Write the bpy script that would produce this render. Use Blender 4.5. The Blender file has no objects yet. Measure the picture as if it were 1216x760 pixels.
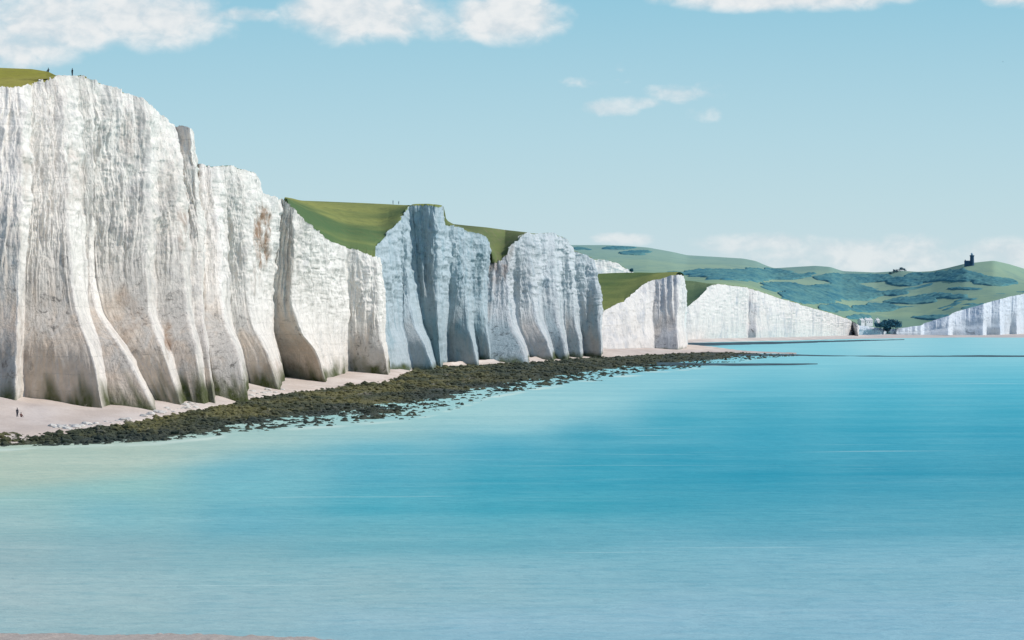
import bpy, math, random
import numpy as np

random.seed(7); RNG = np.random.default_rng(7)
S = bpy.context.scene
COL = S.collection
# ---------------------------------------------------------------- survey frame
# the place is laid out in metres: x right, y away from the viewpoint, z up, sea at 0,
# viewpoint on a bank 20 m above the sea.  at() turns a bearing / height angle and a distance into a point.
F, CX, HY, H = 3680.0, 608.0, 383.0, 20.0
def at(px, py, Y): return ((px-CX)/F*Y, Y, H+(HY-py)/F*Y)
def dist(py, z): return (H-z)*F/(py-HY)
R = math.radians
SUN_AZ, SUN_EL = R(90), R(39)

# ---------------------------------------------------------------- noise
def _h(ix, iy, iz, seed):
    n = (ix.astype(np.int64)*374761393 + iy.astype(np.int64)*668265263 + iz.astype(np.int64)*2147483647 + seed*974711) & 0xffffffff
    n = ((n ^ (n >> 13))*1274126177) & 0xffffffff
    n = n ^ (n >> 16)
    return (n & 0xffff)/65535.0
def vnoise(x, y, z=None, seed=0):
    x, y = np.broadcast_arrays(np.asarray(x, float), np.asarray(y, float))
    z = np.zeros_like(x) if z is None else np.broadcast_to(np.asarray(z, float), x.shape)
    x0, y0, z0 = np.floor(x), np.floor(y), np.floor(z)
    fx, fy, fz = x-x0, y-y0, z-z0
    fx, fy, fz = [t*t*t*(t*(t*6-15)+10) for t in (fx, fy, fz)]
    r = 0
    for i in (0, 1):
        for j in (0, 1):
            for k in (0, 1):
                w = (fx if i else 1-fx)*(fy if j else 1-fy)*(fz if k else 1-fz)
                r = r + w*_h(x0+i, y0+j, z0+k, seed)
    return r*2-1
def fbm(x, y, z=None, oct=4, seed=0, gain=.5, ridged=False):
    a, s, t = 1.0, 0, 0
    x = np.asarray(x, float); y = np.asarray(y, float)
    for o in range(oct):
        n = vnoise(x, y, z, seed+o*17)
        if ridged: n = 1-2*np.abs(n)
        s = s+a*n; t += a; a *= gain
        x = x*2.03+11.3; y = y*2.03+5.7
        if z is not None: z = z*2.03+3.1
    return s/t
def sstep(a, b, x):
    t = np.clip((x-a)/(b-a), 0, 1); return t*t*(3-2*t)

# ---------------------------------------------------------------- mesh helpers
def tag(o, label=None, cat=None, group=None, kind=None):
    if label: o['label'] = label
    if cat: o['category'] = cat
    if group: o['group'] = group
    if kind: o['kind'] = kind
    return o
def link(name, me, mat=None, parent=None):
    o = bpy.data.objects.new(name, me); COL.objects.link(o)
    if mat: me.materials.append(mat)
    if parent: o.parent = parent
    return o
def empty(name, loc=(0, 0, 0), rz=0):
    o = bpy.data.objects.new(name, None); COL.objects.link(o)
    o.location = loc; o.rotation_euler = (0, 0, rz); return o
def grid_mesh(name, V, mat, parent=None, attrs=None, mask=None, smooth=True, flip=False):
    """V: (nu, nv, 3)"""
    nu, nv = V.shape[:2]
    idx = np.arange(nu*nv).reshape(nu, nv)
    q = np.stack([idx[:-1, :-1], idx[1:, :-1], idx[1:, 1:], idx[:-1, 1:]], -1)
    if flip: q = q[..., ::-1]
    q = q.reshape(-1, 4)
    if mask is not None: q = q[mask.reshape(-1)]
    return raw_mesh(name, V.reshape(-1, 3), q, mat, parent, attrs, smooth)
def raw_mesh(name, verts, quads, mat, parent=None, attrs=None, smooth=True):
    verts = np.asarray(verts, np.float32); quads = np.asarray(quads, np.int32)
    used = np.unique(quads)
    if len(used) < len(verts):
        remap = np.full(len(verts), -1, np.int32); remap[used] = np.arange(len(used))
        verts = verts[used]; quads = remap[quads]
        if attrs: attrs = {k: np.asarray(a).reshape(-1, np.asarray(a).shape[-1])[used] for k, a in attrs.items()}
    k = quads.shape[1]
    me = bpy.data.meshes.new(name)
    me.vertices.add(len(verts)); me.vertices.foreach_set('co', verts.ravel())
    me.loops.add(quads.size); me.loops.foreach_set('vertex_index', quads.ravel())
    me.polygons.add(len(quads))
    me.polygons.foreach_set('loop_start', np.arange(0, quads.size, k, dtype=np.int32))
    me.update(calc_edges=True)
    me.polygons.foreach_set('use_smooth', np.full(len(quads), smooth))
    for nm, a in (attrs or {}).items():
        at_ = me.attributes.new(nm, 'FLOAT_COLOR', 'POINT')
        a = np.asarray(a, np.float32).reshape(len(verts), -1)
        c = np.ones((len(verts), 4), np.float32); c[:, :a.shape[1]] = a
        at_.data.foreach_set('color', c.ravel())
    me.validate()
    return link(name, me, mat, parent)
class MB:
    """collects simple solids for one part"""
    def __init__(s): s.v = []; s.f = []
    def add(s, v, f):
        n = len(s.v); s.v += [tuple(p) for p in v]; s.f += [tuple(i+n for i in q) for q in f]
    def box(s, x0, x1, y0, y1, z0, z1):
        s.add([(x0,y0,z0),(x1,y0,z0),(x1,y1,z0),(x0,y1,z0),(x0,y0,z1),(x1,y0,z1),(x1,y1,z1),(x0,y1,z1)],
              [(3,2,1,0),(4,5,6,7),(0,1,5,4),(1,2,6,5),(2,3,7,6),(3,0,4,7)])
    def lathe(s, prof, n=24, c=(0,0,0)):
        v = []; f = []
        for r, z in prof:
            for i in range(n):
                a = 2*math.pi*i/n; v.append((c[0]+r*math.cos(a), c[1]+r*math.sin(a), c[2]+z))
        for k in range(len(prof)-1):
            for i in range(n):
                j = (i+1) % n; f.append((k*n+i, k*n+j, (k+1)*n+j, (k+1)*n+i))
        f.append(tuple(range(n-1, -1, -1))); f.append(tuple((len(prof)-1)*n+i for i in range(n)))
        s.add(v, f)
    def tube(s, pts, rad, n=7):
        v = []; f = []
        P = [np.array(p, float) for p in pts]
        for k, p in enumerate(P):
            d = P[min(k+1, len(P)-1)]-P[max(k-1, 0)]; d /= np.linalg.norm(d)+1e-9
            a = np.cross(d, (0, 1, .3)); a /= np.linalg.norm(a)+1e-9; b = np.cross(d, a)
            for i in range(n):
                t = 2*math.pi*i/n; v.append(p+rad[k]*(math.cos(t)*a+math.sin(t)*b))
        for k in range(len(P)-1):
            for i in range(n):
                j = (i+1) % n; f.append((k*n+i, k*n+j, (k+1)*n+j, (k+1)*n+i))
        f.append(tuple(range(n-1, -1, -1))); f.append(tuple((len(P)-1)*n+i for i in range(n)))
        s.add(v, f)
    def mesh(s, name):
        me = bpy.data.meshes.new(name); me.from_pydata(s.v, [], s.f); me.update(); return me
    def build(s, name, mat, parent=None): return link(name, s.mesh(name), mat, parent)

# ---------------------------------------------------------------- material helpers
class G:
    """tiny expression builder over a node tree"""
    def __init__(s, nt): s.nt = nt; s.x = 0
    def n(s, t, **kw):
        nd = s.nt.nodes.new(t); s.x += 160; nd.location = (s.x, 0)
        for k, v in kw.items(): setattr(nd, k, v)
        return nd
    def put(s, sock, v):
        if isinstance(v, bpy.types.NodeSocket): s.nt.links.new(v, sock)
        elif v is not None: sock.default_value = v
    def m(s, op, a, b=None, c=None, clamp=False):
        nd = s.n('ShaderNodeMath', operation=op, use_clamp=clamp)
        for i, v in enumerate((a, b, c)):
            if v is not None: s.put(nd.inputs[i], v)
        return nd.outputs[0]
    def mr(s, x, a, b, c=0., d=1., interp='SMOOTHSTEP'):
        nd = s.n('ShaderNodeMapRange', interpolation_type=interp)
        for i, v in enumerate((x, a, b, c, d)): s.put(nd.inputs[i], v)
        return nd.outputs[0]
    def mix(s, f, a, b, mode='MIX'):
        nd = s.n('ShaderNodeMix', data_type='RGBA', blend_type=mode)
        s.put(nd.inputs[0], f)
        for i, v in ((6, a), (7, b)):
            s.put(nd.inputs[i], v if isinstance(v, bpy.types.NodeSocket) else tuple(v)[:3]+(1,))
        return nd.outputs[2]
    def noise(s, vec, scale, detail=4, rough=.55, dist_=0):
        nd = s.n('ShaderNodeTexNoise')
        s.put(nd.inputs['Vector'], vec); nd.inputs['Scale'].default_value = scale
        nd.inputs['Detail'].default_value = detail; nd.inputs['Roughness'].default_value = rough
        nd.inputs['Distortion'].default_value = dist_
        return nd.outputs['Fac']
    def scale(s, vec, k):
        nd = s.n('ShaderNodeVectorMath', operation='MULTIPLY'); s.put(nd.inputs[0], vec); nd.inputs[1].default_value = k
        return nd.outputs[0]
    def attr(s, name):
        nd = s.n('ShaderNodeAttribute', attribute_name=name); return nd.outputs['Color']
    def sep(s, c):
        nd = s.n('ShaderNodeSeparateColor'); s.put(nd.inputs[0], c); return nd.outputs
    def pos(s): return s.n('ShaderNodeNewGeometry').outputs['Position']
def new_mat(name, rough=.9, spec=.15):
    m = bpy.data.materials.new(name); m.use_nodes = True
    nt = m.node_tree; g = G(nt); b = nt.nodes['Principled BSDF']
    b.inputs['Roughness'].default_value = rough; b.inputs['Specular IOR Level'].default_value = spec
    return m, g, b
def plain(name, col, rough=.8, var=.25, scale=1.5, spec=.2):
    m, g, b = new_mat(name, rough, spec)
    tc = g.n('ShaderNodeTexCoord').outputs['Object']
    n = g.noise(tc, scale, 4)
    g.put(b.inputs['Base Color'], g.mix(g.mr(n, .3, .7), [c*(1-var) for c in col], [min(1, c*(1+var)) for c in col]))
    return m

def chalk(name, white, grey, beige, k=1.0, bump=.7, line=.8):
    """k: texture coarseness (grows with distance); attribute 'look': r stain (low staining, painted shade), g rust, b green growth"""
    m, g, b = new_mat(name, .95, .05)
    p = g.pos()
    z = g.n('ShaderNodeSeparateXYZ'); g.put(z.inputs[0], p); zz = z.outputs[2]
    a = g.sep(g.attr('look'))
    streak = g.noise(g.scale(p, (.26/k, .15/k, .055/k)), 1.0, 7, .62, 1.0)
    mott = g.noise(g.scale(p, (.22/k, .13/k, .16/k)), 1.0, 8, .68, .3)
    fine = g.noise(g.scale(p, (1.1/k, .7/k, .8/k)), 1.0, 5, .65)
    big = g.noise(g.scale(p, (.03/k, .02/k, .03/k)), 1.0, 3, .5)
    c = g.mix(g.mr(streak, .48, .68, 0, .7), white, grey)
    c = g.mix(g.mr(g.m('ADD', mott, g.m('MULTIPLY', g.m('SUBTRACT', big, .5), .5)), .53, .70, 0, .65), c, [grey[0]*.94, grey[1]*.99, grey[2]*1.06])
    c = g.mix(g.m('MULTIPLY', g.mr(big, .48, .66), .22), c, beige)
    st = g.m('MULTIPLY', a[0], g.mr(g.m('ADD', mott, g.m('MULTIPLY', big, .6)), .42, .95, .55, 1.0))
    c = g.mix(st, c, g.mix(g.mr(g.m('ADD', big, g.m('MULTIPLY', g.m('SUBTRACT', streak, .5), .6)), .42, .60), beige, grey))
    # dark weathered blotches denser where staining and painted shade lie
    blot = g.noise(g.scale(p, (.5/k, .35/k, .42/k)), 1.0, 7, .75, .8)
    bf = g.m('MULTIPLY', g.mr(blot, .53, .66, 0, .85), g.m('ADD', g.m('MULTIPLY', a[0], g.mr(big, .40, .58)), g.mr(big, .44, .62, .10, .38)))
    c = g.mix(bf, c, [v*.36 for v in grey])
    # flint bands
    wz = g.m('ADD', zz, g.m('MULTIPLY', mott, 1.3))
    fr = g.m('FRACT', g.m('DIVIDE', wz, 3.4*max(1, k*.8)))
    ln = g.m('MULTIPLY', g.mr(fr, .03, .10, 1, 0), g.mr(fine, .42, .6))
    ln = g.m('MULTIPLY', ln, .45*line)
    c = g.mix(ln, c, [v*.5 for v in grey])
    c = g.mix(g.m('MULTIPLY', a[1], g.mr(mott, .38, .6)), c, (.30, .19, .12))
    c = g.mix(g.m('MULTIPLY', a[2], g.mr(g.m('ADD', fine, g.m('MULTIPLY', mott, .5)), .40, .60)), c, (.06, .075, .022))
    c = g.mix(g.m('MULTIPLY', g.mr(fine, .35, .65, .22, 0), 1.0), c, [v*.55 for v in grey])
    g.put(b.inputs['Base Color'], c)
    bp = g.n('ShaderNodeBump'); bp.inputs['Strength'].default_value = bump; bp.inputs['Distance'].default_value = .9*k
    g.put(bp.inputs['Height'], g.m('ADD', g.m('MULTIPLY', mott, 1.1), g.m('ADD', streak, g.m('MULTIPLY', fine, .45))))
    g.put(b.inputs['Normal'], bp.outputs[0])
    return m
def turf(name, c1, c2, c3, k=1.0):
    m, g, b = new_mat(name, .95, .05)
    p = g.pos()
    n1 = g.noise(g.scale(p, (.012/k, .006/k, .16/k)), 1, 4, .55, .3)
    n2 = g.noise(g.scale(p, (.5/k, .3/k, .5/k)), 1, 6, .7)
    c = g.mix(g.mr(n1, .38, .62), c1, c2)
    c = g.mix(g.mr(n2, .48, .72, 0, .75), c, c3)
    g.put(b.inputs['Base Color'], c)
    bp = g.n('ShaderNodeBump'); bp.inputs['Strength'].default_value = .5; bp.inputs['Distance'].default_value = .5*k
    g.put(bp.inputs['Height'], n2); g.put(b.inputs['Normal'], bp.outputs[0])
    return m

M_A = chalk('chalk_white', (.86,.805,.73), (.52,.485,.44), (.56,.465,.375), 1.0)
M_B = chalk('chalk_white_beyond', (.86,.81,.74), (.54,.51,.465), (.57,.48,.39), 1.15)
M_C = chalk('chalk_cloud_shade', (.47,.54,.565), (.25,.36,.40), (.38,.40,.395), 1.6, line=.4)  # blue grey tint paints a cloud's shade into the chalk
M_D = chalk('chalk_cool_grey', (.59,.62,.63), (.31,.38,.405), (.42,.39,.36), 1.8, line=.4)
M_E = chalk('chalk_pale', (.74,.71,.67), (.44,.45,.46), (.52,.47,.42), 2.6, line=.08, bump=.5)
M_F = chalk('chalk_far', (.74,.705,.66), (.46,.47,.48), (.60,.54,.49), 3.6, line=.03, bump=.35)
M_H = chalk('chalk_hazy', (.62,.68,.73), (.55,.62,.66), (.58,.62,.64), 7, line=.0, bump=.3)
T_A = turf('turf_gold', (.30,.285,.05), (.36,.325,.08), (.23,.20,.055), 1)
T_C = turf('turf_green', (.085,.145,.06), (.27,.29,.09), (.13,.155,.065), 2)
T_D = turf('turf_scrub', (.11,.145,.06), (.15,.185,.07), (.22,.18,.125), 1.5)
T_E = turf('turf_down', (.11,.165,.055), (.26,.285,.085), (.15,.18,.065), 2.5)
T_F = turf('turf_pale', (.14,.21,.10), (.22,.28,.13), (.14,.20,.10), 3)

# ---------------------------------------------------------------- cliffs
LV = np.array([0, .16, .3, .5, 1.0])
def pchip(yk, v):
    """yk (5, n) at LV -> (len(v), n)"""
    h = np.diff(LV)[:, None]; d = np.diff(yk, axis=0)/h
    m = np.zeros_like(yk); m[0] = d[0]; m[-1] = d[-1]
    for i in range(1, 4):
        same = d[i-1]*d[i] > 0
        w1, w2 = 2*h[i, 0]+h[i-1, 0], h[i, 0]+2*h[i-1, 0]
        with np.errstate(divide='ignore', invalid='ignore'):
            hm = (w1+w2)/(w1/d[i-1]+w2/d[i])
        m[i] = np.where(same, hm, 0)
    out = np.zeros((len(v), yk.shape[1]))
    for a, t in enumerate(v):
        i = min(max(int(np.searchsorted(LV, t, 'right'))-1, 0), 3)
        s = (t-LV[i])/h[i, 0]; s_ = s
        if t < 0: out[a] = yk[0]+m[0]*t; continue
        out[a] = ((1+2*s)*(1-s)**2*yk[i]+s*(1-s)**2*h[i]*m[i]+s*s*(3-2*s)*yk[i+1]+s*s*(s-1)*h[i]*m[i+1])
    return out
def gauss_u(A, sig):
    if sig <= 0: return A
    r = int(3*sig); k = np.exp(-.5*(np.arange(-r, r+1)/sig)**2); k /= k.sum()
    P_ = np.pad(A, ((r, r),)+((0, 0),)*(A.ndim-1), mode='edge')
    return sum(k[i]*P_[i:i+A.shape[0]] for i in range(2*r+1))
CLIFFS = {}
def cliff(key, cols, step, nv, mat, label, amp=1.2, fl=11., rim=.7, sig=.9, seed=1, smooth_foot=.17, stain_shade_top=.5,
          moss_h=6., rust=None, kd=.25, stain_shade_amt=1.0, lowstain=.35, calmk=(0.,0.,.15,.3)):
    n = len(cols)
    pyf = np.array([c[0] for c in cols], float); pyt = np.array([c[2] for c in cols], float)
    PX = np.array([c[1] for c in cols], float).T; YY = np.array([c[3] for c in cols], float).T      # (4, n)
    for q in range(n-2, -1, -1):           # a bay's inner corner lies just behind the next buttress: its face looks along the shore
        if len(cols[q]) > 4:
            r_ = 4 if cols[q][4] == 'G' else 3
            kf = np.array([.35, .28, -.35 if r_ == 3 else .2, .3])[:r_]
            YY[:r_, q] = YY[:r_, q+1]+kf*(PX[:r_, q+1]-PX[:r_, q])*YY[:r_, q+1]/F
    tr_ = YY.copy(); tr_[:, 1:-1] = (YY[:, :-2]+2*YY[:, 1:-1]+YY[:, 2:])/4      # ease the depth of the bays between buttresses
    YY = YY+np.array(calmk)[:, None]*(tr_-YY)
    five = lambda A_: np.stack([A_[0], A_[0]+(A_[1]-A_[0])*.62, A_[1]+(A_[2]-A_[1])*.55, A_[2], A_[3]])   # buttress feet bow outwards
    PX, YY = five(PX), five(YY)
    zf = H+(HY-pyf)/F*YY[0]; zt = H+(HY-pyt)/F*YY[4]
    d = np.max(np.hypot(np.diff(PX, axis=1), kd*np.diff(YY, axis=1)), axis=0)
    cnt = np.maximum(3, np.ceil(d/step)).astype(int)
    us = np.concatenate([i+np.arange(c)/c for i, c in enumerate(cnt)]+[[n-1]])
    S_ = np.concatenate([[0], np.cumsum(d)]); s = np.interp(us, np.arange(n), S_)
    ip = lambda a: np.interp(us, np.arange(n), a)
    PXu = np.array([ip(r) for r in PX]); YYu = np.array([ip(r) for r in YY]); zfu, ztu = ip(zf), ip(zt)
    v = np.concatenate([[-.06, -.03], np.linspace(0, 1, nv)])
    px = pchip(PXu, v).T; Y = pchip(YYu, v).T                                                    # (nu, nv)
    z = zfu[:, None]+(ztu-zfu)[:, None]*v[None, :]
    X = (px-CX)/F*Y
    V = np.stack([X, Y, z], -1); V = gauss_u(V, sig)
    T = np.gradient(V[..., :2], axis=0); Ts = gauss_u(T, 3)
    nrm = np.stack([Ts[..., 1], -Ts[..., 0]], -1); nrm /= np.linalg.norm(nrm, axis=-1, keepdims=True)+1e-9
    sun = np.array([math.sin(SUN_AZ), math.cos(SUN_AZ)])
    facet = sstep(.80, .05, (nrm*sun).sum(-1))                                                 # turned from the sun, takes painted shade
    sv = s[:, None]; vv = v[None, :]
    hgt = (ztu-zfu)[:, None]*F/Y/ 100.0                                                        # relief in image-like units
    w = fbm(sv/45+3, vv*1.6*hgt, seed=seed+5, oct=3)*4.5
    def rib(per, sd, lean):
        q = (sv+w)/per+.6*fbm(sv/(per*3), vv*hgt*.8, seed=sd, oct=2); c_ = np.floor(q); t_ = q-c_
        a_ = .35+.65*_h(c_, c_*0, c_*0, sd)
        a_ = a_*sstep(-.5, .25, fbm(c_*3.7, vv*hgt*1.1+c_*5.1, seed=sd+2, oct=2))
        return a_*(np.where(t_ < lean, t_/lean, (1-t_)/(1-lean))-.45)*2
    f1 = fbm((sv+w)/(fl*2.6), vv*.7*hgt, seed=seed, oct=2, ridged=True)
    r1 = rib(fl*1.35, seed+300, .74); r2 = rib(fl*.55, seed+310, .66)
    f2 = fbm((sv+w)/(fl*1.1), vv*2.6*hgt+w*.05, seed=seed+40, oct=4, gain=.5, ridged=True)
    f3 = fbm((sv+w*.5)/(fl*.42), vv*hgt*4.2, seed=seed+80, oct=5, gain=.66)
    zb = (V[..., 2]+1.2*fbm(sv/30, vv*hgt*2, seed=seed+90, oct=2))/2.1
    bed = fbm(zb, np.floor((sv+w)/(fl*.8))*1.7+0*vv, seed=seed+95, oct=3, gain=.6)
    calm = 1-(1-smooth_foot)*sstep(.62, .25, vv+.12*fbm(sv/22, vv*2, seed=seed+15, oct=2))*(.55+.45*sstep(.1, .5, facet))
    top = 1-.45*sstep(.9, 1.0, vv)
    disp = amp*calm*top*(.75+.45*sstep(.3, .7, vv))*(.8*f1+.55*r1+.06*r2+.5*f2+.42*f3+.36*bed)
    V[..., :2] += nrm*disp[..., None]
    V[..., 2] += sstep(.8, 1, vv)*rim*(fbm(sv/9, 0*sv, seed=seed+7, oct=4, gain=.65)*1.4)
    zz = V[..., 2]
    low = sstep(stain_shade_top+.25, stain_shade_top-.25, vv+.22*fbm(sv/30, vv*3, seed=seed+9, oct=3))
    stain_shade = np.clip(facet*(.18+.82*low)+lowstain*low*sstep(.45, .1, vv), 0, 1)*stain_shade_amt  # low staining, plus shade painted on faces turned from the sun
    crest = np.clip(f1*.5+.5, 0, 1)
    moss = sstep(moss_h*1.5, moss_h*.55, zz+fbm(sv/14, vv*8, seed=seed+3, oct=3)*moss_h*.7)*np.clip(.25+1.3*crest, 0, 1)*(1. if moss_h > 2 else 0.)
    rs = np.zeros_like(zz)
    for (rp, ry, rx_, ryr, amt) in (rust or []):
        pxx = CX+V[..., 0]/V[..., 1]*F; pyy = HY-(zz-H)/V[..., 1]*F
        q = ((pxx-rp)/rx_)**2+((pyy-ry)/ryr)**2+.8*fbm(sv/8, vv*10, seed=33, oct=3)
        rs = np.maximum(rs, amt*sstep(1.2, .3, q))
    attrs = {'look': np.stack([stain_shade, rs, moss], -1)}
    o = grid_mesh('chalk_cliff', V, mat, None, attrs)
    tag(o, label, 'cliff', kind='structure')
    CLIFFS[key] = dict(o=o, top=V[:, -1], px=CX+V[:, -1, 0]/V[:, -1, 1]*F, us=us)
    return o
def top_line(key, p0, p1):
    c = CLIFFS[key]; m = (c['px'] >= p0) & (c['px'] <= p1)
    return c['top'][m]
def resample(P_, n):
    P_ = np.asarray(P_, float); d = np.concatenate([[0], np.cumsum(np.linalg.norm(np.diff(P_, axis=0), axis=1)+1e-6)])
    t = np.linspace(0, d[-1], n); return np.stack([np.interp(t, d, P_[:, i]) for i in range(3)], -1)
def resample_px(P_, n):
    P_ = np.asarray(P_, float); b = np.arctan2(P_[:, 0], P_[:, 1]); b = np.maximum.accumulate(b)+np.arange(len(b))*1e-9
    t = np.linspace(b[0], b[-1], n); return np.stack([np.interp(t, b, P_[:, i]) for i in range(3)], -1)
def patch(name, edge, sky, mat, parent, nu=160, rows=60, bulge=.0, rough=.5, beyond=400., seed=3, drop=.06):
    """turf from a cliff edge up to its skyline, then falling away inland"""
    E = resample_px(edge, nu); E[:, 2] -= .15
    K = resample_px([at(*s) for s in sky], nu)
    t = np.linspace(0, 1, rows)[None, :, None]
    Es = gauss_u(E, 16); V = Es[:, None]*(1-t)+K[:, None]*t+(E-Es)[:, None]*np.exp(-t*30)
    nb = fbm(V[..., 0]/25, V[..., 1]/40, seed=seed, oct=4)
    env = np.sin(np.pi*t[..., 0])
    V[..., 2] += env*(bulge+rough*nb)
    ext = []
    for r in range(1, 9):
        e = K.copy(); kk = r/8.
        dirn = K/np.linalg.norm(K[:, :2], axis=1)[:, None]; dirn[:, 2] = 0
        e += dirn*beyond*kk; e[:, 2] = K[:, 2]-drop*beyond*kk*kk+ .004*beyond*kk
        ext.append(e[:, None])
    V = np.concatenate([V]+ext, 1)
    return grid_mesh(name, V, mat, parent)
def brow(name, edge, mat, parent, width=120., slope=-.03, ang=None, lip=.25):
    """level turf behind a cliff edge"""
    E = np.asarray(edge); n = len(E)
    if ang is None: d = np.stack([-np.ones(n)*.94, np.ones(n)*.34], -1)
    else: d = np.tile(ang, (n, 1))
    rows = [E+np.array([0, 0, -.05])]
    for k, q in enumerate((.004, .02, .1, .3, 1.0)):
        e = E.copy(); e[:, :2] = E[:, :2]+d*width*q
        sm = gauss_u(E[:, 2:3], 8)[:, 0]
        e[:, 2] = sm+slope*width*q+(lip if k == 0 else 0)*1.0
        rows.append(e)
    return grid_mesh(name, np.stack(rows, 1), mat, parent)

A_COLS = [
 (464,[-120,-120,-120,-120],118,[600,602,606,625]),
 (466,[-60,-58,-56,-56],110,[606,610,618,642]),
 (470,[-54,-52,-48,-44],107,[628,632,640,632],'g'),
 (477,[18,21,24,24],103,[600,606,618,645]),
 (476,[27,27,30,36],100,[634,636,642,655],'g'),
 (490,[124,100,80,70],90,[619,626,643,670]),
 (481,[128,110,98,92],90,[678,680,684,676],'g'),
 (488,[184,124,102,101],91,[631,655,679,684]),
 (480,[186,130,107,106],92,[680,684,692,690],'g'),
 (482,[215,183,173,173],120,[669,677,694,706]),
 (474,[218,190,182,186],133,[704,710,716,722],'g'),
 (474,[240,229,216,200],144,[686,698,716,732]),
 (473,[246,233,224,207],148,[725,735,748,753],'g'),
 (471,[254,241,239,226],152,[700,715,738,744]),
 (468,[256,243,240,230],166,[740,750,770,775]),
 (467,[257,244,241,235],193,[800,805,812,815]),
]
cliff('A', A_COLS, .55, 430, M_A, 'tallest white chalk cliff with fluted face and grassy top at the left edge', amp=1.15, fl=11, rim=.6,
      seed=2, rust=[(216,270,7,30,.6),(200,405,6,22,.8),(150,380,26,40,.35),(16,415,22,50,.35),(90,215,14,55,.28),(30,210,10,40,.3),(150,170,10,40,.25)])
B_COLS = [
 (470,[242,234,230,224],196,[740,758,798,826]),
 (470,[256,245,242,237],197,[772,786,806,812],'g'),
 (474,[293,277,259,251],197,[728,748,788,816]),
 (463,[295,283,269,262],198,[842,842,842,832],'g'),
 (463,[331,309,291,285],200,[828,836,844,846]),
 (456,[334,317,306,302],203,[872,870,866,862]),
 (455,[335,320,309,308.5],210,[886,880,876,868]),
 (455,[337,322,312,311],231,[892,886,880,872]),
 (455,[339,326,322,333],237,[925,922,915,908],'G'),
 (453,[386,370,346,348],248,[930,920,910,902]),
 (448,[388,369,357,356],257,[968,958,945,920]),
 (447,[404,399,393,388],284,[1005,1002,995,975]),
 (446,[415,414,413,413],295,[1068,1066,1058,1035],'G'),
 (443,[462,456,450,446],305,[1050,1050,1050,1050]),
 (440,[464.5,460,456,450],309,[1190,1190,1185,1165]),
 (440,[466,462,457,451],312,[1330,1330,1330,1330]),
]
cliff('B', B_COLS, .55, 320, M_B, 'white chalk cliff with rusty streak sloping down to a grassy dip, second from left', amp=1.3, fl=10,
      rim=.7, seed=12, rust=[(311,278,11,44,1.),(305,330,8,25,.4),(343,300,6,50,.25),(330,440,30,14,.35)])
C_COLS = [
 (442,[446,440,432,428],303,[1125,1122,1118,1110]),
 (442,[455,450,446,440],297,[1120,1120,1120,1112]),
 (440,[470,462,456,452],286,[1140,1140,1140,1132]),
 (436,[486,472,466,465],268,[1160,1165,1170,1165]),
 (436,[489,480,474,474],262,[1205,1208,1210,1190],'g'),
 (438,[514,497,486,481],254,[1190,1196,1212,1205]),
 (434,[518,506,494,485],245,[1240,1250,1265,1258],'G'),
 (433,[524,521,518,518.5],244,[1255,1250,1245,1235]),
 (432,[527,526,524,523],245,[1285,1280,1272,1266]),
 (432,[529,528,526,525],264,[1295,1290,1282,1275]),
 (432,[531,531,532,533],266,[1335,1330,1325,1305],'g'),
 (432,[566,558,553,548],271,[1320,1320,1320,1325]),
 (430,[569,563,560,558],274,[1415,1412,1400,1355],'g'),
 (430,[582,578,576,577],281,[1388,1385,1384,1375]),
 (428,[584,580,579,579],288,[1490,1490,1480,1465]),
 (428,[585,581,580,580],300,[1620,1620,1620,1600]),
]
cliff('C', C_COLS, .55, 200, M_C, 'chalk headland tinted blue grey for cloud shade, with a flat top and square shoulder, third from left', amp=1.8, fl=9, rim=.8,
      seed=22, moss_h=3.5, stain_shade_top=.6, kd=.15)
D_COLS = [
 (430,[576,574,573,573],308,[1400,1422,1462,1476],'g'),
 (430,[586,584,585,588],313,[1470,1470,1472,1474],'g'),
 (431,[626,613,603,602],303,[1385,1412,1452,1480]),
 (427,[629,618,610,608],288,[1470,1480,1490,1498],'g'),
 (426,[657,643,634,625],277,[1500,1508,1520,1525]),
 (424,[659,648,642,638],276.5,[1560,1565,1575,1565],'g'),
 (425,[672,665,659,655],276,[1540,1550,1565,1580]),
 (422,[675,669,666,664],280,[1610,1612,1618,1606],'g'),
 (422,[690,686,682,676],285,[1615,1618,1622,1620]),
 (421,[692,689,686,681],297,[1670,1670,1670,1660],'g'),
 (420,[704,700,697,694],303,[1668,1668,1668,1668]),
 (420,[713,712,711,704],310,[1664,1664,1664,1664]),
 (419,[714.5,713.5,712.5,709],328,[1780,1780,1780,1775]),
 (419,[715,714,713,711],345,[1920,1920,1920,1900]),
]
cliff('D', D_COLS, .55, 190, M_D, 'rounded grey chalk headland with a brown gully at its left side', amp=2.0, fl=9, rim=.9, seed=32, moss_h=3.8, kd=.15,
      stain_shade_top=.6, rust=[(590,318,16,22,.55),(604,300,10,14,.35)])
E_COLS = [
 (418,[690,690,690,690],385,[1880,1885,1890,1900]),
 (417,[712,712,712,713],371,[1960,1965,1970,1985]),
 (416.5,[738,738,738,738],359,[1995,2000,2010,2030]),
 (416,[758,758,758,758],341,[2045,2050,2060,2085]),
 (415.5,[776,776,775,775],332,[2125,2125,2130,2135],'G'),
 (414.5,[806,805,804,803],326.5,[2065,2075,2085,2100]),
 (413.5,[814,812.5,811,810],326.5,[2150,2150,2150,2145]),
 (412.5,[816,813.5,812,811],331,[2330,2330,2330,2320]),
 (412,[817,814,812.5,811.5],345,[2500,2500,2500,2500]),
]
cliff('E', E_COLS, .5, 120, M_E, 'pale chalk cliff curving up to a narrow white point in middle distance', amp=1.7, fl=7, rim=.9, seed=42,
      moss_h=3, lowstain=.2)
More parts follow.
